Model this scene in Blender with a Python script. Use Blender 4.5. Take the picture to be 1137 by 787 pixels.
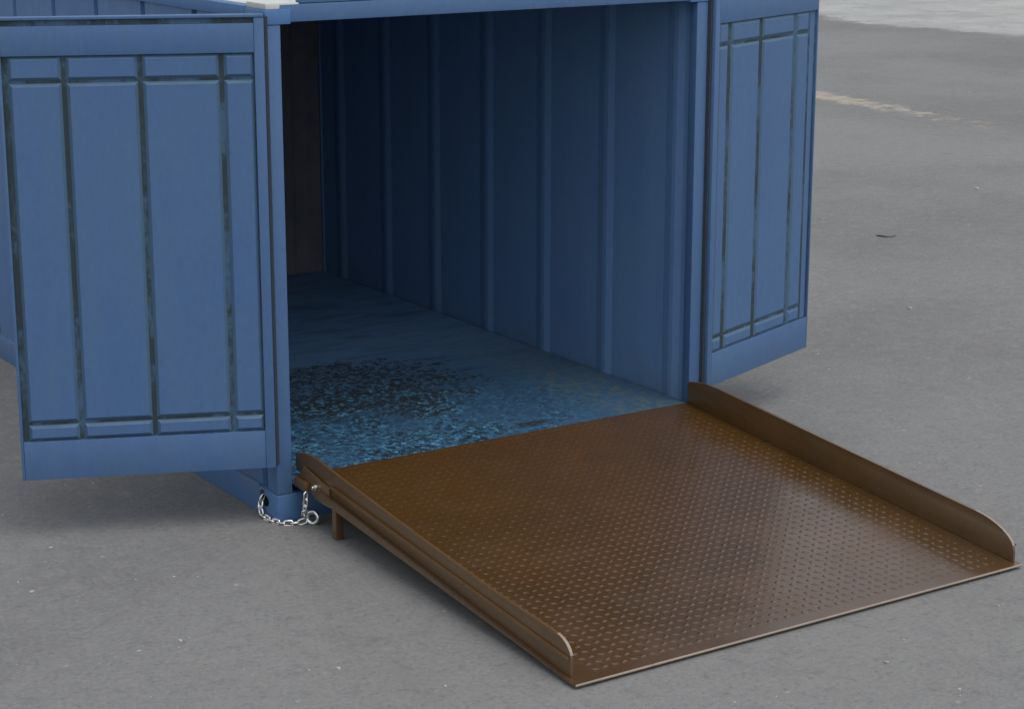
import bpy, bmesh, math, random
from mathutils import Vector, Matrix
random.seed(7)
R = math.radians
S = bpy.context.scene
for o in list(bpy.data.objects):
    bpy.data.objects.remove(o)

# ------------------------------------------------------------------ camera
cam = bpy.data.cameras.new('camera')
camo = bpy.data.objects.new('camera', cam)
S.collection.objects.link(camo)
rt = Vector((0.83421944, -0.55143136, 0.00117319))
up = Vector((0.13495744, 0.20622897, 0.96915226))
fw = Vector((0.53466289, 0.80832733, -0.24645998))
m3 = Matrix((rt, up, -fw)).transposed()
camo.matrix_world = Matrix.Translation((-3.81595, -7.62423, 2.91943)) @ m3.to_4x4()
cam.sensor_width = 36.0
cam.lens = 71.584
cam.clip_start = 0.1
cam.clip_end = 2000
S.camera = camo

# ------------------------------------------------------------------ world, sun, exposure
SUN_EL, SUN_AZ = R(66), R(168)          # azimuth clockwise from +Y: high, in front of the container
w = bpy.data.worlds.new('World')
S.world = w
w.use_nodes = True
nt = w.node_tree
bg = nt.nodes['Background']
sky = nt.nodes.new('ShaderNodeTexSky')
sky.sky_type = 'NISHITA'
sky.sun_disc = False
sky.sun_elevation = SUN_EL
sky.sun_rotation = SUN_AZ
sky.air_density = 1.0
sky.dust_density = 2.0
sky.ozone_density = 1.0
hs = nt.nodes.new('ShaderNodeHueSaturation')
hs.inputs['Saturation'].default_value = 0.30
nt.links.new(sky.outputs[0], hs.inputs['Color'])
nt.links.new(hs.outputs[0], bg.inputs['Color'])
bg.inputs['Strength'].default_value = 0.150

sun = bpy.data.lights.new('sun', 'SUN')
sun.energy = 0.6
sun.angle = R(50)
sun.color = (1.0, 0.95, 0.88)
suno = bpy.data.objects.new('sun', sun)
S.collection.objects.link(suno)
sdir = Vector((math.sin(SUN_AZ) * math.cos(SUN_EL), math.cos(SUN_AZ) * math.cos(SUN_EL), math.sin(SUN_EL)))
suno.rotation_euler = (-sdir).to_track_quat('-Z', 'Y').to_euler()
suno.location = sdir * 30

S.view_settings.view_transform = 'Standard'
S.view_settings.look = 'None'
S.view_settings.exposure = 0.45
S.view_settings.gamma = 1.0
S.view_settings.use_curve_mapping = False
S.cycles.max_bounces = 12
S.cycles.diffuse_bounces = 10

PW, WI = .075, 2.20       # container: post width, clear opening
W = WI + 2 * PW           # 2.35 outer width
H, ZT, FZ, D = 2.237, 2.170, .200, 3.86

# ------------------------------------------------------------------ node helpers
class NM:
    def __init__(self, name):
        self.m = bpy.data.materials.new(name)
        self.m.use_nodes = True
        self.t = self.m.node_tree
        self.b = self.t.nodes['Principled BSDF']
        self.pos = self.n('ShaderNodeNewGeometry').outputs['Position']
    def n(self, typ, **kw):
        x = self.t.nodes.new(typ)
        for k, v in kw.items():
            setattr(x, k, v)
        return x
    def put(self, sock, v):
        if isinstance(v, bpy.types.NodeSocket):
            self.t.links.new(v, sock)
        elif v is not None:
            if isinstance(v, tuple) and len(v) == 3 and sock.type == 'RGBA':
                v = (*v, 1)
            sock.default_value = v
    def scale(self, v, s):
        x = self.n('ShaderNodeVectorMath', operation='MULTIPLY')
        self.put(x.inputs[0], v); self.put(x.inputs[1], s)
        return x.outputs[0]
    def noise(self, scale, detail=4, rough=.55, vec=None, dist=0):
        x = self.n('ShaderNodeTexNoise')
        self.put(x.inputs['Vector'], vec or self.pos)
        x.inputs['Scale'].default_value = scale
        x.inputs['Detail'].default_value = detail
        x.inputs['Roughness'].default_value = rough
        x.inputs['Distortion'].default_value = dist
        return x.outputs['Fac']
    def voro(self, scale, vec=None, feature='F1', out='Distance'):
        x = self.n('ShaderNodeTexVoronoi', feature=feature)
        self.put(x.inputs['Vector'], vec or self.pos)
        x.inputs['Scale'].default_value = scale
        return x.outputs[out]
    def ramp(self, f, a, b, lo=0., hi=1.):
        x = self.n('ShaderNodeMapRange', interpolation_type='SMOOTHSTEP')
        self.put(x.inputs['Value'], f)
        for k, v in (('From Min', a), ('From Max', b), ('To Min', lo), ('To Max', hi)):
            x.inputs[k].default_value = v
        return x.outputs['Result']
    def math(self, op, a, b=None):
        x = self.n('ShaderNodeMath', operation=op)
        self.put(x.inputs[0], a)
        if b is not None: self.put(x.inputs[1], b)
        return x.outputs[0]
    def mix(self, f, a, b, blend='MIX'):
        x = self.n('ShaderNodeMix', data_type='RGBA', blend_type=blend)
        self.put(x.inputs['Factor'], f); self.put(x.inputs[6], a); self.put(x.inputs[7], b)
        return x.outputs[2]
    def sep(self, v=None):
        x = self.n('ShaderNodeSeparateXYZ')
        self.put(x.inputs[0], v or self.pos)
        return x.outputs
    def bump(self, h, strength=.3, dist=.01, normal=None):
        x = self.n('ShaderNodeBump')
        x.inputs['Strength'].default_value = strength
        x.inputs['Distance'].default_value = dist
        self.put(x.inputs['Height'], h)
        if normal is not None: self.put(x.inputs['Normal'], normal)
        return x.outputs[0]
    def done(self, col=None, rough=None, metal=None, normal=None, spec=None):
        if col is not None: self.put(self.b.inputs['Base Color'], col)
        if rough is not None: self.put(self.b.inputs['Roughness'], rough)
        if metal is not None: self.put(self.b.inputs['Metallic'], metal)
        if normal is not None: self.put(self.b.inputs['Normal'], normal)
        if spec is not None: self.put(self.b.inputs['Specular IOR Level'], spec)
        return self.m

BLUE = (0.056, 0.148, 0.345)
def blue_paint(name, base=BLUE, rough=.48, dirt=.5, streak=1.):
    m = NM(name)
    big = m.noise(1.3, 5, .6)
    st = m.noise(9, 5, .6, m.scale(m.pos, (1, 1, .09)))
    fine = m.noise(60, 3, .6, m.scale(m.pos, (1, 1, .35)))
    c = m.mix(m.ramp(big, .3, .7), base, tuple(x * f for x, f in zip(base, (1.16, 1.1, .98))))
    c = m.mix(m.ramp(st, .42, .75, 0, .45 * streak), c, (base[0] * 1.2, base[1] * 1.12, base[2] * .95))
    c = m.mix(m.ramp(fine, .3, .75, 0, .32), c, tuple(x * .78 for x in base))
    drip = m.noise(34, 4, .7, m.scale(m.pos, (1, 1, .03)))
    c = m.mix(m.ramp(drip, .55, .75, 0, .22 * streak), c, (base[0] * 1.25, base[1] * 1.05, base[2] * .82))
    spots = m.ramp(m.noise(26, 6, .7), .68, .78, 0, dirt)
    c = m.mix(spots, c, (0.045, 0.075, 0.10))
    chips = m.math('MULTIPLY', m.ramp(m.noise(55, 4, .8), .69, .74), m.ramp(m.noise(2.4, 3), .5, .62))
    c = m.mix(m.math('MULTIPLY', chips, dirt), c, (0.055, 0.035, 0.022))
    z = m.sep()[2]
    low = m.math('MULTIPLY', m.ramp(z, .55, .0, 0, .5), m.ramp(m.noise(5, 6, .7), .35, .7))
    c = m.mix(low, c, (0.10, 0.125, 0.14))
    r = m.ramp(st, .3, .7, rough - .08, rough + .12)
    h = m.math('ADD', m.noise(3.5, 3), m.math('MULTIPLY', m.noise(140, 2), .06))
    return m.done(c, r, 0, m.bump(h, .25, .01))

M_BLUE = blue_paint('blue_container_paint')
M_DOOR = blue_paint('blue_door_paint', (0.053, 0.122, 0.272), .5, .45, 1.8)
M_INNER = blue_paint('dull_blue_inner_paint', (0.105, 0.215, 0.42), .6, .3, .8)

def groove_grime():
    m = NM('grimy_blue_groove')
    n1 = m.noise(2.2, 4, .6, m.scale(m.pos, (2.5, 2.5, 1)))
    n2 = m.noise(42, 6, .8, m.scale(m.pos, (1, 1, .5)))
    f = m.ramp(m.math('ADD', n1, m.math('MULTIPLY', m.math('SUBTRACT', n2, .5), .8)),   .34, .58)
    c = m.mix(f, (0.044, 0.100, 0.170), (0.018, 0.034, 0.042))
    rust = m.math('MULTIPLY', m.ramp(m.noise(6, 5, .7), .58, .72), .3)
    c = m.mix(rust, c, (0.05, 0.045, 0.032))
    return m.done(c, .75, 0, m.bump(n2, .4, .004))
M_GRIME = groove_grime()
M_FLANK = blue_paint('dirty_teal_groove_flank', (0.052, 0.115, 0.205), .6, .5, 1.)

def floor_mat():
    m = NM('worn_blue_floor_paint')
    x, y, z = m.sep()
    def zone(cx, cy, rx, ry, a, b):
        d = m.n('ShaderNodeVectorMath', operation='LENGTH')
        q = m.n('ShaderNodeVectorMath', operation='SUBTRACT')
        m.put(q.inputs[0], m.pos); q.inputs[1].default_value = (cx, cy, FZ)
        wob = m.math('MULTIPLY', m.math('SUBTRACT', m.noise(2.6, 5, .65), .5), .9)
        m.put(d.inputs[0], m.scale(q.outputs[0], (1 / rx, 1 / ry, 0)))
        return m.ramp(m.math('ADD', d.outputs['Value'], wob), a, b)
    strk = m.noise(6, 6, .7, m.scale(m.pos, (.45, 1.9, 1)), .7)
    sp = m.noise(24, 4, .8)
    sp2 = m.noise(19, 4, .75)
    sp3 = m.noise(38, 3, .75)
    base = m.mix(m.ramp(m.noise(3, 5), .3, .7), (0.028, 0.078, 0.150), (0.036, 0.098, 0.18))
    base = m.mix(m.ramp(strk, .45, .7, 0, .45), base, (0.035, 0.085, 0.14))
    wear = zone(.75, .42, 1.15, 1.0, 1.15, .45)
    spk = m.mix(m.ramp(sp, .47, .56), (0.008, 0.016, 0.022), (0.036, 0.125, 0.23))
    spk = m.mix(m.ramp(sp3, .54, .64, 0, .85), spk, (0.12, 0.36, 0.52))
    spk = m.mix(m.ramp(sp2, .62, .72), spk, (0.15, 0.34, 0.42))
    base = m.mix(m.math('MULTIPLY', wear, m.ramp(m.noise(3.1, 5, .7), .36, .6, .25, .95)), base, spk)
    edge = zone(2.12, .7, .34, 1.9, 1.1, .4)
    base = m.mix(m.math('MULTIPLY', edge, m.ramp(sp2, .42, .62, 0, .85)), base, (0.085, 0.12, 0.115))
    smear = zone(1.05, 1.12, 1.05, .95, 1.15, .25)
    k = m.math('ADD', m.math('MULTIPLY', smear, .36), m.math('ADD', m.math('MULTIPLY', strk, .55), m.math('MULTIPLY', sp, .32)))
    dark = m.math('MULTIPLY', m.ramp(k, .65, .77), m.ramp(sp3, .56, .47, .05, 1))
    spot = m.ramp(m.math('ADD', m.math('MULTIPLY', zone(1.42, .13, .17, .08, 1.2, .2), .34), m.math('MULTIPLY', sp3, .8)), .66, .74)
    dark = m.math('MAXIMUM', dark, spot)
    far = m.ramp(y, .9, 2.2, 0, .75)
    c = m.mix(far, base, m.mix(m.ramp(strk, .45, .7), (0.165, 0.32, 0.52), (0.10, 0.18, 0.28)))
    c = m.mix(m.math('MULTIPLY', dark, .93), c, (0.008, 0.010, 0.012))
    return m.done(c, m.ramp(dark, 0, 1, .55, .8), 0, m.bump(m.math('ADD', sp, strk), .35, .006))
M_FLOOR = floor_mat()

def back_mat():
    m = NM('dull_rusty_steel')
    n = m.noise(3, 6, .65)
    c = m.mix(m.ramp(n, .35, .65), (0.075, 0.08, 0.10), (0.105, 0.108, 0.125))
    c = m.mix(m.ramp(m.noise(9, 6, .7), .55, .7, 0, .4), c, (0.12, 0.10, 0.095))
    return m.done(c, .8, 0)
M_BACK = back_mat()

def pale_mat():
    m = NM('pale_weathered_roof_paint')
    n = m.noise(4, 6, .65)
    c = m.mix(m.ramp(n, .3, .7), (0.42, 0.44, 0.42), (0.56, 0.57, 0.54))
    c = m.mix(m.ramp(m.noise(14, 6, .7), .58, .72, 0, .5), c, (0.24, 0.23, 0.2))
    return m.done(c, .7)
M_PALE = pale_mat()

def ramp_mat(name, base=(0.066, 0.034, 0.009), rough=.20, wear=.05):
    m = NM(name)
    b = m.noise(2.1, 5, .6)
    f = m.noise(34, 5, .7)
    c = m.mix(m.ramp(b, .3, .7), base, tuple(x * y for x, y in zip(base, (1.22, 1.12, 1.05))))
    c = m.mix(m.ramp(f, .55, .75, 0, wear), c, (0.12, 0.085, 0.055))
    c = m.mix(m.ramp(m.noise(8, 3, .5), .55, .8, 0, .3), c, (0.05, 0.028, 0.012))
    r = m.math('ADD', m.ramp(m.noise(5, 5, .65), .3, .7, rough - .07, rough + .08), m.math('MULTIPLY', f, .06))
    return m.done(c, r, 0, m.bump(m.noise(4, 2), .05, .006), 1.0)
M_RAMP = ramp_mat('brown_ramp_paint')
M_CURB = ramp_mat('brown_curb_paint', (0.090, 0.050, 0.016), .30, .15)
M_WORN = ramp_mat('bare_worn_steel_edge', (0.24, 0.19, 0.145), .4, .5)

def metal_mat(name, col, rough, metal=1.):
    m = NM(name)
    c = m.mix(m.ramp(m.noise(60, 4, .6), .35, .7), col, tuple(x * .7 for x in col))
    return m.done(c, rough, metal)
M_ZINC = metal_mat('bright_zinc', (0.80, 0.80, 0.78), .25)
M_GALV = metal_mat('dull_galvanised', (0.36, 0.42, 0.42), .5)
M_BLACK = metal_mat('gap_shade_and_hook', (0.026, 0.038, 0.055), .7, 0)  # near-black: painted shade for hinge gaps and casting holes, also the hook colour

def asphalt_nodes(m):
    big = m.noise(.22, 5, .6)
    mid = m.noise(1.6, 6, .65)
    fine = m.noise(42, 5, .75)
    grain = m.noise(150, 3, .8)
    c = m.mix(m.ramp(big, .38, .62), (0.148, 0.147, 0.141), (0.198, 0.197, 0.190))
    c = m.mix(m.ramp(mid, .35, .75, 0, .35), c, (0.195, 0.194, 0.19))
    c = m.mix(m.ramp(mid, .5, .25, 0, .35), c, (0.135, 0.135, 0.134))
    c = m.mix(m.ramp(fine, .50, .70, 0, .60), c, (0.26, 0.258, 0.25))
    c = m.mix(m.ramp(fine, .48, .30, 0, .70), c, (0.095, 0.095, 0.096))
    c = m.mix(m.ramp(grain, .55, .75, 0, .6), c, (0.34, 0.335, 0.32))
    med = m.noise(11, 5, .75)
    c = m.mix(m.ramp(med, .50, .70, 0, .55), c, (0.23, 0.229, 0.220))
    c = m.mix(m.ramp(med, .48, .30, 0, .55), c, (0.125, 0.125, 0.126))
    v = m.voro(7.5)
    vm = m.math('MULTIPLY', m.ramp(v, .085, .05), m.ramp(m.noise(2.7, 2), .5, .58))
    c = m.mix(m.math('MULTIPLY', vm, .6), c, (0.42, 0.41, 0.39))
    ht = m.math('ADD', m.math('MULTIPLY', fine, .7), m.math('MULTIPLY', grain, .5))
    return c, ht
def asphalt_mat():
    m = NM('weathered_grey_asphalt')
    c, ht = asphalt_nodes(m)
    # old patched seam and faint tyre-dust bands
    return m.done(c, .86, 0, m.bump(ht, .55, .006), .3)
M_ASPH = asphalt_mat()

def apron_mat():
    m = NM('pale_worn_concrete')
    a, ht = asphalt_nodes(m)
    n = m.noise(.9, 6, .7)
    c = m.mix(m.ramp(n, .3, .7), (0.28, 0.285, 0.272), (0.385, 0.39, 0.37))
    c = m.mix(m.ramp(m.noise(5, 6, .75), .58, .72, 0, .5), c, (0.25, 0.245, 0.22))
    v = m.n('ShaderNodeVertexColor', layer_name='wear')
    f = m.math('ADD', v.outputs['Color'], m.math('MULTIPLY', m.math('SUBTRACT', m.noise(.75, 7, .72), .5), 2.3))
    c = m.mix(m.math('MULTIPLY', m.ramp(m.noise(2.6, 5, .7), .56, .66), .55), c, (0.20, 0.195, 0.18))
    return m.done(m.mix(m.ramp(f, .30, .75), a, c), .85, 0, m.bump(ht, .4, .005), .3)
def line_mat():
    m = NM('worn_tan_road_paint')
    a, ht = asphalt_nodes(m)
    v = m.n('ShaderNodeVertexColor', layer_name='wear')
    f = m.math('ADD', v.outputs['Color'], m.math('MULTIPLY', m.math('SUBTRACT', m.noise(4.5, 6, .75), .5), 2.6))
    c = m.mix(m.ramp(m.noise(9, 4), .3, .7), (0.38, 0.31, 0.225), (0.46, 0.41, 0.33))
    return m.done(m.mix(m.ramp(f, .42, 1.05, 0, .62), a, c), .8, 0, m.bump(ht, .4, .005), .3)
M_APRON, M_LINE = apron_mat(), line_mat()
def stone_mat():
    m = NM('pale_stone_grit')
    oi = m.n('ShaderNodeNewGeometry').outputs['Random Per Island']
    return m.done(m.mix(oi, (0.25, 0.247, 0.238), (0.40, 0.395, 0.38)), .8)
M_STONE = stone_mat()
def leaf_mat():
    m = NM('dry_dark_leaf')
    return m.done(m.mix(m.noise(40), (0.07, 0.066, 0.06), (0.19, 0.18, 0.16)), .8)
M_LEAF = leaf_mat()

# ------------------------------------------------------------------ mesh helpers
def box(bm, a, b, bev=0., mi=0):
    """axis aligned box from corner a to corner b, optional bevel"""
    vs = [bm.verts.new((x, y, z)) for x in (a[0], b[0]) for y in (a[1], b[1]) for z in (a[2], b[2])]
    idx = ((0, 1, 3, 2), (4, 6, 7, 5), (0, 4, 5, 1), (2, 3, 7, 6), (0, 2, 6, 4), (1, 5, 7, 3))
    fs = [bm.faces.new([vs[i] for i in q]) for q in idx]
    for f in fs: f.material_index = mi
    if bev > 0:
        es = list({e for f in fs for e in f.edges})
        r = bmesh.ops.bevel(bm, geom=es, offset=bev, segments=2, affect='EDGES', profile=.6)
        for f in r['faces']: f.material_index = mi
    return vs

def prism(bm, prof, ext, to3, bev=0., mi=0):
    """closed 2D profile extruded between ext[0] and ext[1]; to3(u, v, t) -> point"""
    n = len(prof)
    A = [bm.verts.new(to3(u, v, ext[0])) for u, v in prof]
    B = [bm.verts.new(to3(u, v, ext[1])) for u, v in prof]
    fs = [bm.faces.new(A[::-1]), bm.faces.new(B)]
    for i in range(n):
        j = (i + 1) % n
        fs.append(bm.faces.new((A[i], A[j], B[j], B[i])))
    for f in fs: f.material_index = mi
    if bev > 0:
        es = list({e for f in fs for e in f.edges})
        bmesh.ops.bevel(bm, geom=es, offset=bev, segments=2, affect='EDGES', profile=.6)
    return fs

def cyl(bm, a, b, r, seg=20, bev=0.):
    a, b = Vector(a), Vector(b)
    ax = (b - a).normalized()
    u = ax.orthogonal().normalized(); v = ax.cross(u)
    prof = [(math.cos(2 * math.pi * i / seg) * r, math.sin(2 * math.pi * i / seg) * r) for i in range(seg)]
    return prism(bm, prof, (0, (b - a).length), lambda x, y, t: a + u * x + v * y + ax * t, bev)

def torus(bm, c, ax, Rr, r, seg=32, rs=12, stretch=0., along=None):
    """ring; with stretch it becomes a racetrack-shaped chain link along 'along'"""
    ax = Vector(ax).normalized()
    u = Vector(along).normalized() if along else ax.orthogonal().normalized()
    v = ax.cross(u)
    rows = []
    for i in range(seg):
        t = 2 * math.pi * i / seg
        ca, sa = math.cos(t), math.sin(t)
        ctr = Vector(c) + u * (ca * Rr + (stretch if ca > 1e-6 else -stretch if ca < -1e-6 else 0)) + v * (sa * Rr)
        rad = u * ca + v * sa
        rows.append([bm.verts.new(ctr + (rad * math.cos(2 * math.pi * k / rs) + ax * math.sin(2 * math.pi * k / rs)) * r) for k in range(rs)])
    for i in range(seg):
        for k in range(rs):
            f = bm.faces.new((rows[i][k], rows[(i + 1) % seg][k], rows[(i + 1) % seg][(k + 1) % rs], rows[i][(k + 1) % rs]))
            f.smooth = True

def empty(name, loc, rz=0.):
    o = bpy.data.objects.new(name, None)
    o.location = loc
    o.rotation_euler = (0, 0, rz)
    o.empty_display_size = .2
    S.collection.objects.link(o)
    return o

def tag(o, label=None, cat=None, group=None, kind=None):
    for k, v in (('label', label), ('category', cat), ('group', group), ('kind', kind)):
        if v: o[k] = v
    return o

def obj(name, bm, mats, parent=None, local=False, smooth=None):
    """link bm as one mesh object; bm is in world axes unless local"""
    bmesh.ops.recalc_face_normals(bm, faces=bm.faces)
    me = bpy.data.meshes.new(name)
    if parent is not None and not local:
        off = Vector((0, 0, 0)); p = parent
        while p is not None:
            off += Vector(p.location); p = p.parent
        bmesh.ops.translate(bm, verts=bm.verts, vec=-off)
    bm.to_mesh(me); bm.free()
    for m in (mats if isinstance(mats, (list, tuple)) else [mats]):
        me.materials.append(m)
    if smooth:
        me.shade_smooth() if hasattr(me, 'shade_smooth') else None
        me.set_sharp_from_angle(angle=R(smooth))
    o = bpy.data.objects.new(name, me)
    S.collection.objects.link(o)
    if parent is not None: o.parent = parent
    return o
NB = bmesh.new

# ------------------------------------------------------------------ ground
bm = NB()
G = 600
vs = [bm.verts.new(p) for p in ((-G, -G, 0), (G, -G, 0), (G, G, 0), (-G, G, 0))]
bm.faces.new(vs)
tag(obj('asphalt_ground', bm, M_ASPH), 'weathered grey asphalt yard speckled with pale grit', 'asphalt', kind='structure')

def worn_sheet(name, outline_fn, nu, nv, mat):
    """grid sheet 4 mm above the asphalt with a 'wear' vertex colour (1 solid, 0 worn away)"""
    bm = NB()
    lay = bm.loops.layers.color.new('wear')
    g = [[outline_fn(i / nu, j / nv) for j in range(nv + 1)] for i in range(nu + 1)]
    # the rim dips under the asphalt so no edge stands proud
    V = [[bm.verts.new((p[0], p[1], .002 if 0 < i < nu and 0 < j < nv else -.004)) for j, p in enumerate(row)] for i, row in enumerate(g)]
    for i in range(nu):
        for j in range(nv):
            f = bm.faces.new((V[i][j], V[i + 1][j], V[i + 1][j + 1], V[i][j + 1]))
            for l, (a, b) in zip(f.loops, ((i, j), (i + 1, j), (i + 1, j + 1), (i, j + 1))):
                k = g[a][b][2]
                l[lay] = (k, k, k, 1)
    return obj(name, bm, mat)

def apron_pt(u, v):
    # u runs along the edge nearest the container, v goes outward from it
    pts = [(21.6, 24.5), (19.9, 19.6), (18.8, 16.2), (18.9, 14.2), (19.4, 12.2), (20.4, 9.5), (22.5, 4.0)]
    s = u * (len(pts) - 1); i = min(int(s), len(pts) - 2); f = s - i
    x = pts[i][0] * (1 - f) + pts[i + 1][0] * f; y = pts[i][1] * (1 - f) + pts[i + 1][1] * f
    L = 2.3 + 70 * max(0, u - .16) ** 1.25
    dx, dy = .62, .78 - .7 * (u - .3)
    d = L * v
    k = min(1., d * .42, (1 - v) * 2.6, u * 6, (1 - u) * 6)
    return (x - .5 + dx * L * v, y - .25 + dy * L * v, k)
tag(worn_sheet('concrete_apron', apron_pt, 48, 30, M_APRON), 'pale worn concrete strip across the far asphalt', 'concrete', kind='structure')
def line_pt(u, v):
    x0, y0, x1, y1 = 12.40, 12.0, 11.90, 6.3
    k = (1.0 - .62 * max(0, u - .35)) * min(1, min(v, 1 - v) * 3.2) * min(1, (1 - u) * 6)
    return (x0 + (x1 - x0) * u + (v - .5) * .95, y0 + (y1 - y0) * u, k)
tag(worn_sheet('painted_line', line_pt, 40, 8, M_LINE), 'faded tan painted line worn into the asphalt', 'painted line', kind='structure')

# loose grit
bm = NB()
def stone(bm, x, y, r):
    q = bmesh.ops.create_icosphere(bm, subdivisions=1, radius=r)
    sx, sy, sz = random.uniform(.7, 1.4), random.uniform(.7, 1.3), random.uniform(.4, .7)
    for v in q['verts']:
        j = random.uniform(.82, 1.15)
        v.co = Vector((v.co.x * sx * j + x, v.co.y * sy * j + y, v.co.z * sz * j + r * sz * .35))
def grit_ok(x, y):
    return not (-.1 < x < 2.45 and -2.25 < y < 4.2)
n = 0
while n < 260:
    d = random.uniform(5.2, 17); t = random.gauss(0, .21)
    a = R(33.5) + t
    x, y = -3.8 + math.sin(a) * d, -7.6 + math.cos(a) * d
    if not grit_ok(x, y): continue
    stone(bm, x, y, random.choice((.002, .003, .003, .004, .004, .005)) * (1 + d / 18)); n += 1
for x, y, r in ((9.0, 4.55, .022), (7.4, 1.9, .018), (5.3, 1.55, .016), (5.0, .2, .016), (5.9, .9, .014), (-.92, -1.0, .012), (3.9, 1.5, .02), (4.4, 1.9, .016), (4.7, -.25, .012),
                (-.55, -1.55, .012), (-1.2, -.2, .010), (-.8, -.3, .010), (-.15, -1.6, .010), (1.15, -2.6, .012), (7.3, 5.5, .016)):
    stone(bm, x, y, r)
tag(obj('grit', bm, M_STONE), 'pale loose grit scattered over the grey asphalt', 'grit', kind='stuff')

# small dark scrap on the asphalt beyond the right hand door
sc = bm = NB()
N = 14
prev = None
for i in range(N + 1):
    t = i / N
    x = 6.88 + .12 * (t - .5); y = 3.43 - .08 * (t - .5)
    wd = .050 * math.sin(math.pi * min(1, max(.06, t))) + .004
    h = .008 + .006 * math.sin(t * 7)
    ring = [bm.verts.new((x + wd * .5, y + wd, .002)), bm.verts.new((x, y, h)), bm.verts.new((x - wd * .5, y - wd, .004 + h * .4)), bm.verts.new((x, y, h - .006))]
    if prev:
        for k in range(4): bm.faces.new((prev[k], prev[(k + 1) % 4], ring[(k + 1) % 4], ring[k]))
    prev = ring
tag(obj('dead_leaf', bm, M_LEAF), 'small dark curled dead leaf lying alone on the open asphalt', 'leaf')

# ------------------------------------------------------------------ container
box0 = empty('storage_container', (W / 2, D / 2, 0))
tag(box0, 'blue steel storage container with both doors swung open and a pale roof', 'container')

# floor
bm = NB()
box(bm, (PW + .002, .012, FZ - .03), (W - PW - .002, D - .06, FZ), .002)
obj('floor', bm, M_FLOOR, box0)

# corrugated side walls: flat panels with narrow ribs pressed inwards
RIBS = [.155 + .565 * k for k in range(7)]
def side_wall(name, x_out, sgn):
    bm = NB()
    prof = [(0.052, 0)]
    inner = [(0.052, .040)]
    for y in RIBS:
        prof += [(y - .026, 0), (y - .014, .030), (y + .014, .030), (y + .026, 0)]
        inner += [(y - .052, .040), (y - .008, .051), (y + .022, .051), (y + .085, .040)]
    prof += [(D - .06, 0)]
    inner += [(D - .06, .040)]
    z0, z1 = .12, H - .045
    def P(y, d, z): return (x_out + sgn * d, y, z)
    o0 = [bm.verts.new(P(y, d, z0)) for y, d in prof]; o1 = [bm.verts.new(P(y, d, z1)) for y, d in prof]
    i0 = [bm.verts.new(P(y, d, z0)) for y, d in inner]; i1 = [bm.verts.new(P(y, d, z1)) for y, d in inner]
    for k in range(len(prof) - 1):
        bm.faces.new((o0[k], o0[k + 1], o1[k + 1], o1[k])).material_index = 2 if k % 4 == 2 else 0
        bm.faces.new((i0[k], i1[k], i1[k + 1], i0[k + 1])).material_index = 1
        bm.faces.new((o1[k], o1[k + 1], i1[k + 1], i1[k])); bm.faces.new((o0[k], i0[k], i0[k + 1], o0[k + 1]))
    bm.faces.new((o0[0], o1[0], i1[0], i0[0])); bm.faces.new((o0[-1], i0[-1], i1[-1], o1[-1]))
    return obj(name, bm, [M_BLUE, M_INNER, M_GRIME], box0)
side_wall('side_wall', .020, 1)
side_wall('side_wall', W - .020, -1)
# back wall
bm = NB()
prof = [(PW, 0)]
k = .25
while k < W - .2:
    prof += [(k - .03, 0), (k, .008), (k + .05, .008), (k + .08, 0)]; k += .37
prof += [(W - PW, 0)]
prof2 = prof + [(u, v + .004) for u, v in reversed(prof)]
a = [bm.verts.new((u, D - .05 + v, .12)) for u, v in prof]; b = [bm.verts.new((u, D - .05 + v, H - .045)) for u, v in prof]
for i in range(len(prof) - 1): bm.faces.new((a[i], a[i + 1], b[i + 1], b[i]))
ob = obj('back_wall', bm, M_BACK, box0)
sm = ob.modifiers.new('thickness', 'SOLIDIFY'); sm.thickness = .004
# roof: pale sheet with shallow cross corrugation
bm = NB()
prof = [(.05, -.006)]
y = .62
while y < D - .2:
    prof += [(y, -.006), (y + .02, .008), (y + .09, .008), (y + .11, -.006)]; y += .33
prof += [(D - .05, -.006)]
a = [bm.verts.new((.05, u, H + v)) for u, v in prof]; b = [bm.verts.new((W - .05, u, H + v)) for u, v in prof]
for i in range(len(prof) - 1): bm.faces.new((a[i], b[i], b[i + 1], a[i + 1]))
ob = obj('roof', bm, M_PALE, box0)
sm = ob.modifiers.new('thickness', 'SOLIDIFY'); sm.thickness = .004; sm.offset = -1

# frame: corner posts, rails, header, threshold
for x0, x1 in ((.002, PW), (W - PW, W - .002)):
    bm = NB()
    box(bm, (x0, 0.0, .13), (x1, .055, H - .075), .005)
    obj('corner_post', bm, M_DOOR, box0, smooth=35)
    bm = NB()
    box(bm, (x0, D - .07, .13), (x1, D, H - .075), .005)
    obj('corner_post', bm, M_DOOR, box0, smooth=35)
for sx in (0, 1):
    X = lambda u: u if not sx else W - u
    bm = NB(); box(bm, (X(.003), .19, .0), (X(.07), D - .19, .135), .004); obj('bottom_rail', bm, M_BLUE, box0, smooth=35)
    bm = NB(); box(bm, (X(.003), .19, H - .058), (X(.062), D - .19, H - .006), .004); obj('top_rail', bm, M_BLUE, box0, smooth=35)
bm = NB(); box(bm, (.125, .004, 0), (W - .125, .09, FZ - .032), .004); box(bm, (PW + .002, -.004, FZ - .031), (W - PW - .002, .010, FZ - .001), .003)
obj('threshold', bm, M_BLUE, box0, smooth=35)
bm = NB(); box(bm, (.125, D - .08, 0), (W - .125, D - .01, .125), .004); obj('bottom_rail', bm, M_BLUE, box0, smooth=35)
bm = NB(); box(bm, (.125, D - .08, H - .06), (W - .125, D - .01, H - .01), .004); obj('top_rail', bm, M_BLUE, box0, smooth=35)
bm = NB()
box(bm, (PW + .001, .003, ZT), (W - PW - .001, .060, H + .006), .005)
box(bm, (.172, .0055, H + .008), (W - .172, .050, H + .058), .006)
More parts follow.
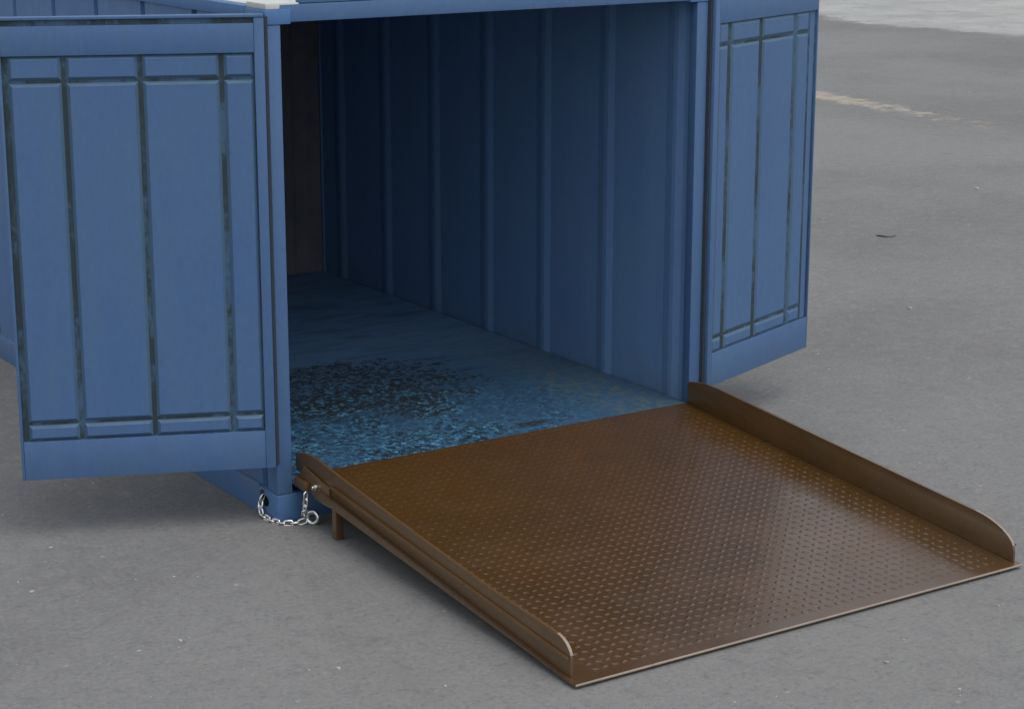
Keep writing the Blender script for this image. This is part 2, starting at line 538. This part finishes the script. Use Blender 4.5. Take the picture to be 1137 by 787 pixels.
obj('header_beam', bm, M_DOOR, box0, smooth=35)

def casting(x0, x1, y0, y1, z0, z1, mat, outer_x):
    """steel corner block with an oval hole cut into its outer side"""
    bm = NB()
    box(bm, (x0, y0, z0), (x1, y1, z1), .006)
    o = obj('corner_casting', bm, [mat, M_BLACK], box0)
    cb = NB()
    yc = (y0 + y1) / 2 + .03; zc = (z0 + z1) / 2 + .01
    prof = [(yc + .036 * math.cos(2 * math.pi * k / 20), zc + .026 * math.sin(2 * math.pi * k / 20)) for k in range(20)]
    prism(cb, prof, (outer_x - .035, outer_x + .035), lambda u, v, t: (t, u, v), 0, 1)  # hole walls near-black, the shade inside put into their colour
    cut = obj('cutter', cb, [mat, M_BLACK], box0)
    bo = o.modifiers.new('hole', 'BOOLEAN'); bo.object = cut; bo.solver = 'EXACT'
    bpy.context.view_layer.update()
    me = bpy.data.meshes.new_from_object(o.evaluated_get(bpy.context.evaluated_depsgraph_get()))
    o.modifiers.clear(); o.data = me
    bpy.data.objects.remove(cut)
    me.set_sharp_from_angle(angle=R(35))
    return o
for sx in (0, 1):
    for sy in (0, 1):
        xa, xb = (0, .122) if not sx else (W - .122, W)
        ya, yb = (-.004, .185) if not sy else (D - .185, D + .004)
        casting(xa, xb, ya, yb, 0, .128, M_BLUE, xa if not sx else xb)
        # slim blue top block under the pale cap of the roof corner
        bm = NB(); box(bm, (xa + .002, ya, H - .074), (xb if not sx else xb - .002, yb, H - .012), .004); 
        obj('corner_casting', bm, M_BLUE, box0, smooth=35)
        bm = NB(); box(bm, (xa + (.012 if not sx else -.045), ya + .01, H - .0115), (xb + (.045 if not sx else -.012), yb + .0, H + .012), .004)
        obj('corner_cap', bm, M_PALE, box0, smooth=35)

# doors: local axes, u = out from the hinge, v = thickness (0 = face we see, positive away), z up
def make_door(side, ang, hinge_x, grooves, w, DEEP):
    root = None
    zb, z1, zt = .268, .437, 2.212
    ztop = 2.055
    mir = 1 if side > 0 else -1
    # frame of the door in world: origin at hinge
    u = Vector((math.cos(ang), math.sin(ang), 0))
    nin = Vector((u.y, -u.x, 0))
    if nin.y > 0: nin = -nin                        # the face we see points to the yard
    org = Vector((hinge_x, -.03, 0))
    def T(a, d, z): return org + u * a - nin * d + Vector((0, 0, z))
    TT = lambda bm: None
    def lbox(bm, a0, a1, d0, d1, zz0, zz1, bev=0., mi=0):
        q = box(bm, (a0, d0, zz0), (a1, d1, zz1), bev, mi)
    def fin(bm):
        for v in bm.verts: v.co = T(v.co.x, v.co.y, v.co.z)
        return bm
    hg = .012
    gx = [g[0] for g in grooves]; gws = [0] + [g[1] for g in grooves] + [0]
    # panel: back sheet + chamfered raised cells between the grooves
    bm = NB()
    lbox(bm, .045, w - .012, DEEP, .030, z1 - .008, ztop + .008, 0, 1)
    edges = [.050] + gx + [w - .012]
    for i in range(len(edges) - 1):
        a0 = edges[i] + (gws[i] / 2 if i else .0); a1 = edges[i + 1] - (gws[i + 1] / 2 if i < len(edges) - 2 else .002)
        if a1 - a0 < .015: continue
        for q0, q1 in ((z1 + .003, .512 - hg / 2), (.512 + hg / 2, 1.950 - hg / 2), (1.950 + hg / 2, ztop - .003)):
            c = .013
            A = [(a0, q0), (a1, q0), (a1, q1), (a0, q1)]
            B = [(a0 + c, q0 + c), (a1 - c, q0 + c), (a1 - c, q1 - c), (a0 + c, q1 - c)]
            va = [bm.verts.new((x, DEEP - .0003, z)) for x, z in A]; vb = [bm.verts.new((x, .004, z)) for x, z in B]
            bm.faces.new(vb)
            for k in range(4): bm.faces.new((va[k], va[(k + 1) % 4], vb[(k + 1) % 4], vb[k])).material_index = 2
    if side > 0: lbox(bm, .974, 1.022, DEEP - .0012, DEEP + .004, z1 + .004, ztop - .004)
    root = obj('door', fin(bm), [M_DOOR, M_GRIME, M_FLANK], box0)
    # frame
    bm = NB()
    lbox(bm, .004, .046, .0, .045, zb, zt - .013, .004)
    lbox(bm, w - .012, w, .001, .045, zb, zt - .013, .004)
    lbox(bm, .0465, w - .0125, .0005, .044, zb + .001, z1 - .001, .003)
    lbox(bm, .0465, w - .0125, .0005, .044, ztop + .001, zt - .036, .003)
    lbox(bm, .0465, w - .0125, .009, .040, zt - .0355, zt - .0125, 0, 1)       # grimy recess below the top lip
    lbox(bm, .004, w, -.003, .048, zt - .012, zt, .003)
    obj('door_frame', fin(bm), [M_DOOR, M_GRIME], root, smooth=35)
    # dark strip painting the shade of the gap between door and post
    bm = NB()
    lbox(bm, -.0125, .0035, .016, .040, zb + .01, zt - .01, .003)
    obj('gap_shade', fin(bm), M_BLACK, root)
    for hz in (.45, 1.0, 1.55, 2.08):
        bm = NB()
        p = T(-.004, .052, hz)
        cyl(bm, p - Vector((0, 0, .05)), p + Vector((0, 0, .05)), .011, 14, .002)
        obj('hinge', bm, M_DOOR, root, smooth=40)
    return root
dl = make_door(-1, math.pi - R(-0) - (R(203.04) - math.pi), -.012, [(.182, .020), (.512, .020), (.818, .020), (1.044, .014)], 1.075, .016)
dr = make_door(1, R(20.54), W + .012, [(.155, .032), (.462, .032), (.812, .032), (.990, .072)], 1.050, .012)

# ------------------------------------------------------------------ ramp
Y0, Y1 = -.020, -2.178
XT, XB = (.098, 2.272), (.052, 2.306)        # left / right deck edge at top and at the toe
Z0, Z1 = .2125, .0200
def dz(y): return Z1 + (Z0 - Z1) * (y - Y1) / (Y0 - Y1)
def dx(side, y):
    t = (y - Y0) / (Y1 - Y0)
    return XT[side] + (XB[side] - XT[side]) * t
ramp = empty('loading_ramp', (1.18, -1.1, 0))
tag(ramp, 'brown steel tread plate ramp with raised side curbs leading into the container', 'ramp')
bm = NB()
th = .0075
pl = [(dx(0, Y0), Y0), (dx(1, Y0), Y0), (dx(1, Y1), Y1), (dx(0, Y1), Y1)]
top = [bm.verts.new((x, y, dz(y))) for x, y in pl]; bot = [bm.verts.new((x, y, dz(y) - th)) for x, y in pl]
bm.faces.new(top[::-1]); bm.faces.new(bot)
for k in range(4): bm.faces.new((top[k], top[(k + 1) % 4], bot[(k + 1) % 4], bot[k]))
P = .043
nx, ny = int(2.10 / P), int((Y0 - Y1 - .03) / P)
for i in range(nx):
    for j in range(ny):
        y = Y0 - .026 - P * j
        x = .19 + P * i
        if x < dx(0, y) + .05 or x > dx(1, y) - .04: continue
        s = 1 if (i + j) % 2 else -1
        a = R(45) * s
        ca, sa = math.cos(a), math.sin(a)
        l, wd, h = .0200, .0130, .0031
        lo = []
        for du, dv in ((l, 0), (0, wd), (-l, 0), (0, -wd)):
            px, py = x + du * ca - dv * sa, y + du * sa + dv * ca
            lo.append(bm.verts.new((px, py, dz(py) - .0003)))
        hi = []
        for du, dv in ((l * .5, 0), (0, wd * .4), (-l * .5, 0), (0, -wd * .4)):
            px, py = x + du * ca - dv * sa, y + du * sa + dv * ca
            hi.append(bm.verts.new((px, py, dz(py) + h)))
        f = bm.faces.new(hi); f.smooth = True
        for k in range(4):
            f = bm.faces.new((lo[k], lo[(k + 1) % 4], hi[(k + 1) % 4], hi[k])); f.smooth = True
obj('deck', bm, M_RAMP, ramp)
# worn bright lip along the toe
bm = NB()
cyl(bm, (dx(0, Y1) + .003, Y1 - .0035, .0162), (dx(1, Y1) - .003, Y1 - .0035, .0162), .0048, 12)
obj('toe_edge', bm, M_WORN, ramp)

def curb(side):
    t = .013
    if side == 0:
        inset = .018
        prof = [(.046, .0), (.046, .074), (.0, .092), (-.08, .110), (-.16, .116), (-.40, .111), (-1.10, .108), (-1.60, .112), (-1.95, .126), (-2.035, .128)]
        y_s, y_e, h_s, h_e = -2.035, -2.125, .128, .068
    else:
        inset = .012
        prof = [(-.022, .0), (-.030, .108), (-.08, .122), (-.16, .138), (-.26, .142), (-1.93, .143)]
        y_s, y_e, h_s, h_e = -1.93, -2.150, .143, .050
    n0 = len(prof) - 1
    for k in range(1, 9):
        a = R(90 * k / 8)
        prof.append((y_s + (y_e - y_s) * math.sin(a), h_s - (h_s - h_e) * (1 - math.cos(a))))
    prof.append((y_e - .002, .0))
    bm = NB()
    def to3(y, h, tt):
        x = dx(side, y) + (inset + tt if side == 0 else -inset - tt)
        return (x, y, dz(y) + .0005 + h)
    prism(bm, prof, (0, t), to3, .0022)
    c = obj('curb', bm, M_CURB, ramp, smooth=40)
    # bare worn strip along the rounded nose
    bm = NB()
    sl = [(y - .0012, h + .0012) for y, h in prof[n0:-1]]
    for k in range(len(sl) - 2):
        (ya, ha), (yb, hb) = sl[k], sl[k + 1]
        q = [bm.verts.new(to3(ya, ha, .0005)), bm.verts.new(to3(yb, hb, .0005)), bm.verts.new(to3(yb, hb, t - .0005)), bm.verts.new(to3(ya, ha, t - .0005))]
        bm.faces.new(q)
    bmesh.ops.remove_doubles(bm, verts=bm.verts, dist=1e-5)
    obj('worn_nose', bm, M_WORN, c)
    # outward flange that runs along the outside of the curb
    bm = NB()
    prev = None
    for y in (-.30, -.7, -1.1, -1.6, -2.0, y_e + .004):
        f = (-.30 - y) / 1.8
        hf = .050 + .024 * f
        s_ = 1 if side == 0 else -1
        x0 = dx(side, y) + s_ * .001; x1 = dx(side, y) + s_ * (inset - .0006)
        z = dz(y) + hf
        ring = [bm.verts.new((x0, y, z)), bm.verts.new((x1, y, z)), bm.verts.new((x1, y, z - .008)), bm.verts.new((x0, y, z - .008))]
        if prev:
            for k in range(4): bm.faces.new((prev[k], prev[(k + 1) % 4], ring[(k + 1) % 4], ring[k]))
        else: bm.faces.new(ring)
        prev = ring
    bm.faces.new(prev[::-1])
    es = [e for e in bm.edges]
    bmesh.ops.bevel(bm, geom=es, offset=.0018, segments=2, affect='EDGES')
    obj('flange', bm, M_CURB, c, smooth=40)
    return c
curb(0); curb(1)

def channel(side):
    """folded side channel hanging below the deck, cut to the ground at the toe"""
    bm = NB()
    ys = [Y0 - .16, -.5, -.9, -1.3, -1.6, -1.8, -2.0, Y1 + .02]
    t = .006
    s = 1 if side == 0 else -1
    prev = None
    for y in ys:
        x = dx(side, y) + s * .003
        zt_ = dz(y) - th - .0006
        zb_ = max(.002, dz(y) - .0125 - .033 * max(0, (y + 1.9) / 1.7))
        if zb_ > zt_ - .002: zb_ = zt_ - .002
        ring = [bm.verts.new((x, y, zt_)), bm.verts.new((x + s * t, y, zt_)), bm.verts.new((x + s * t, y, zb_)), bm.verts.new((x, y, zb_))]
        if prev:
            for k in range(4): bm.faces.new((prev[k], prev[(k + 1) % 4], ring[(k + 1) % 4], ring[k]))
        else: bm.faces.new(ring)
        prev = ring
    bm.faces.new(prev[::-1])
    return obj('side_plate', bm, M_CURB, ramp)
channel(0); channel(1)
# legs and cross bar under the upper end
for x0, x1 in ((.106, .142), (2.223, 2.259)):
    bm = NB()
    box(bm, (x0, -.335, .001), (x1, -.300, dz(-.335) - .010), .003)
    obj('leg', bm, M_CURB, ramp, smooth=35)
bm = NB()
box(bm, (.151, -.333, .092), (2.214, -.303, dz(-.333) - .010), .003)
obj('cross_bar', bm, M_CURB, ramp, smooth=35)
for yy in (-.9, -1.4):
    bm = NB(); box(bm, (.10, yy, dz(yy) - .045), (2.27, yy + .006, dz(yy) - .009)); obj('stiffener', bm, M_CURB, ramp)
# hinge tabs that hook over the threshold
for x0, x1 in ((.078, .131), (2.238, 2.29)):
    bm = NB()
    box(bm, (x0, -.115, .165), (x1, -.0055, .203), .003)
    obj('hinge_tab', bm, M_CURB, ramp, smooth=35)
bm = NB()
box(bm, (.112, -.270, .128), (.120, -.128, .146), .003)
obj('bracket', bm, M_GALV, ramp)
# gusset plate at the corner carrying the pin
bm = NB()
prism(bm, [(-.012, .212), (-.06, .262), (-.285, .222), (-.285, .152), (-.15, .135), (-.118, .168)], (0, .008), lambda y, z, t: (.102 + t, y, z), .002)
obj('gusset_plate', bm, M_CURB, ramp, smooth=35)

# ------------------------------------------------------------------ chain with pin and ring
chain = empty('safety_chain', (.02, -.02, 0))
tag(chain, 'bright zinc chain looped round the container corner and pinned to the ramp', 'chain')
def place(o, p, tang, roll):
    tang = Vector(tang).normalized()
    ref = Vector((0, 0, 1)) if abs(tang.z) < .9 else Vector((1, 0, 0))
    s = tang.cross(ref).normalized(); n = s.cross(tang)
    m = Matrix((tang, s * math.cos(roll) + n * math.sin(roll), -s * math.sin(roll) + n * math.cos(roll))).transposed().to_4x4()
    o.matrix_local = Matrix.Translation(Vector(p) - Vector(chain.location)) @ m
bm = NB()
torus(bm, (0, 0, 0), (0, 0, 1), .0112, .0052, 20, 8, .0098, (1, 0, 0))
link0 = obj('link', bm, M_ZINC, chain, local=True)
def run_chain(path, first):
    pts = [Vector(p) for p in path]
    # Catmull-Rom resample
    dense = []
    for i in range(len(pts) - 1):
        p0 = pts[max(0, i - 1)]; p1 = pts[i]; p2 = pts[i + 1]; p3 = pts[min(len(pts) - 1, i + 2)]
        for k in range(40):
            t = k / 40
            dense.append(.5 * (2 * p1 + (p2 - p0) * t + (2 * p0 - 5 * p1 + 4 * p2 - p3) * t * t + (3 * p1 - p0 - 3 * p2 + p3) * t ** 3))
    dense.append(pts[-1])
    step, acc, last, out = .0315, 0., dense[0], [dense[0]]
    for p in dense[1:]:
        acc += (p - last).length
        if acc >= step: out.append(p); acc -= step
        last = p
    for i in range(len(out) - 1):
        o = first if first else link0.copy()
        if not first:
            S.collection.objects.link(o); o.parent = chain
        first = None
        place(o, (out[i] + out[i + 1]) / 2, out[i + 1] - out[i], R(20) if i % 2 else R(110))
run_chain([(.004, .140, .098), (-.012, .142, .062), (-.018, .130, .020), (-.016, .085, .008), (-.010, .030, .007), (.010, -.018, .007), (.045, -.042, .007), (.085, -.058, .009), (.104, -.074, .022)], link0)
run_chain([(.062, -.150, .172), (.062, -.146, .135), (.066, -.128, .090), (.080, -.092, .045), (.100, -.076, .030)], None)
bm = NB()
torus(bm, (.124, -.088, .0315), (-.75, -.60, .12), .0255, .0105, 36, 12)
obj('ring', bm, M_ZINC, chain)
bm = NB()
cyl(bm, (.1015, -.178, .199), (.086, -.178, .199), .0145, 20, .003)
cyl(bm, (.0862, -.178, .199), (.076, -.178, .199), .0085, 16, .002)
obj('pin', bm, M_ZINC, chain, smooth=40)
bm = NB()
cyl(bm, (-.006, .140, .080), (-.006, .140, .120), .008, 14, .002)
obj('hook', bm, M_BLACK, chain)
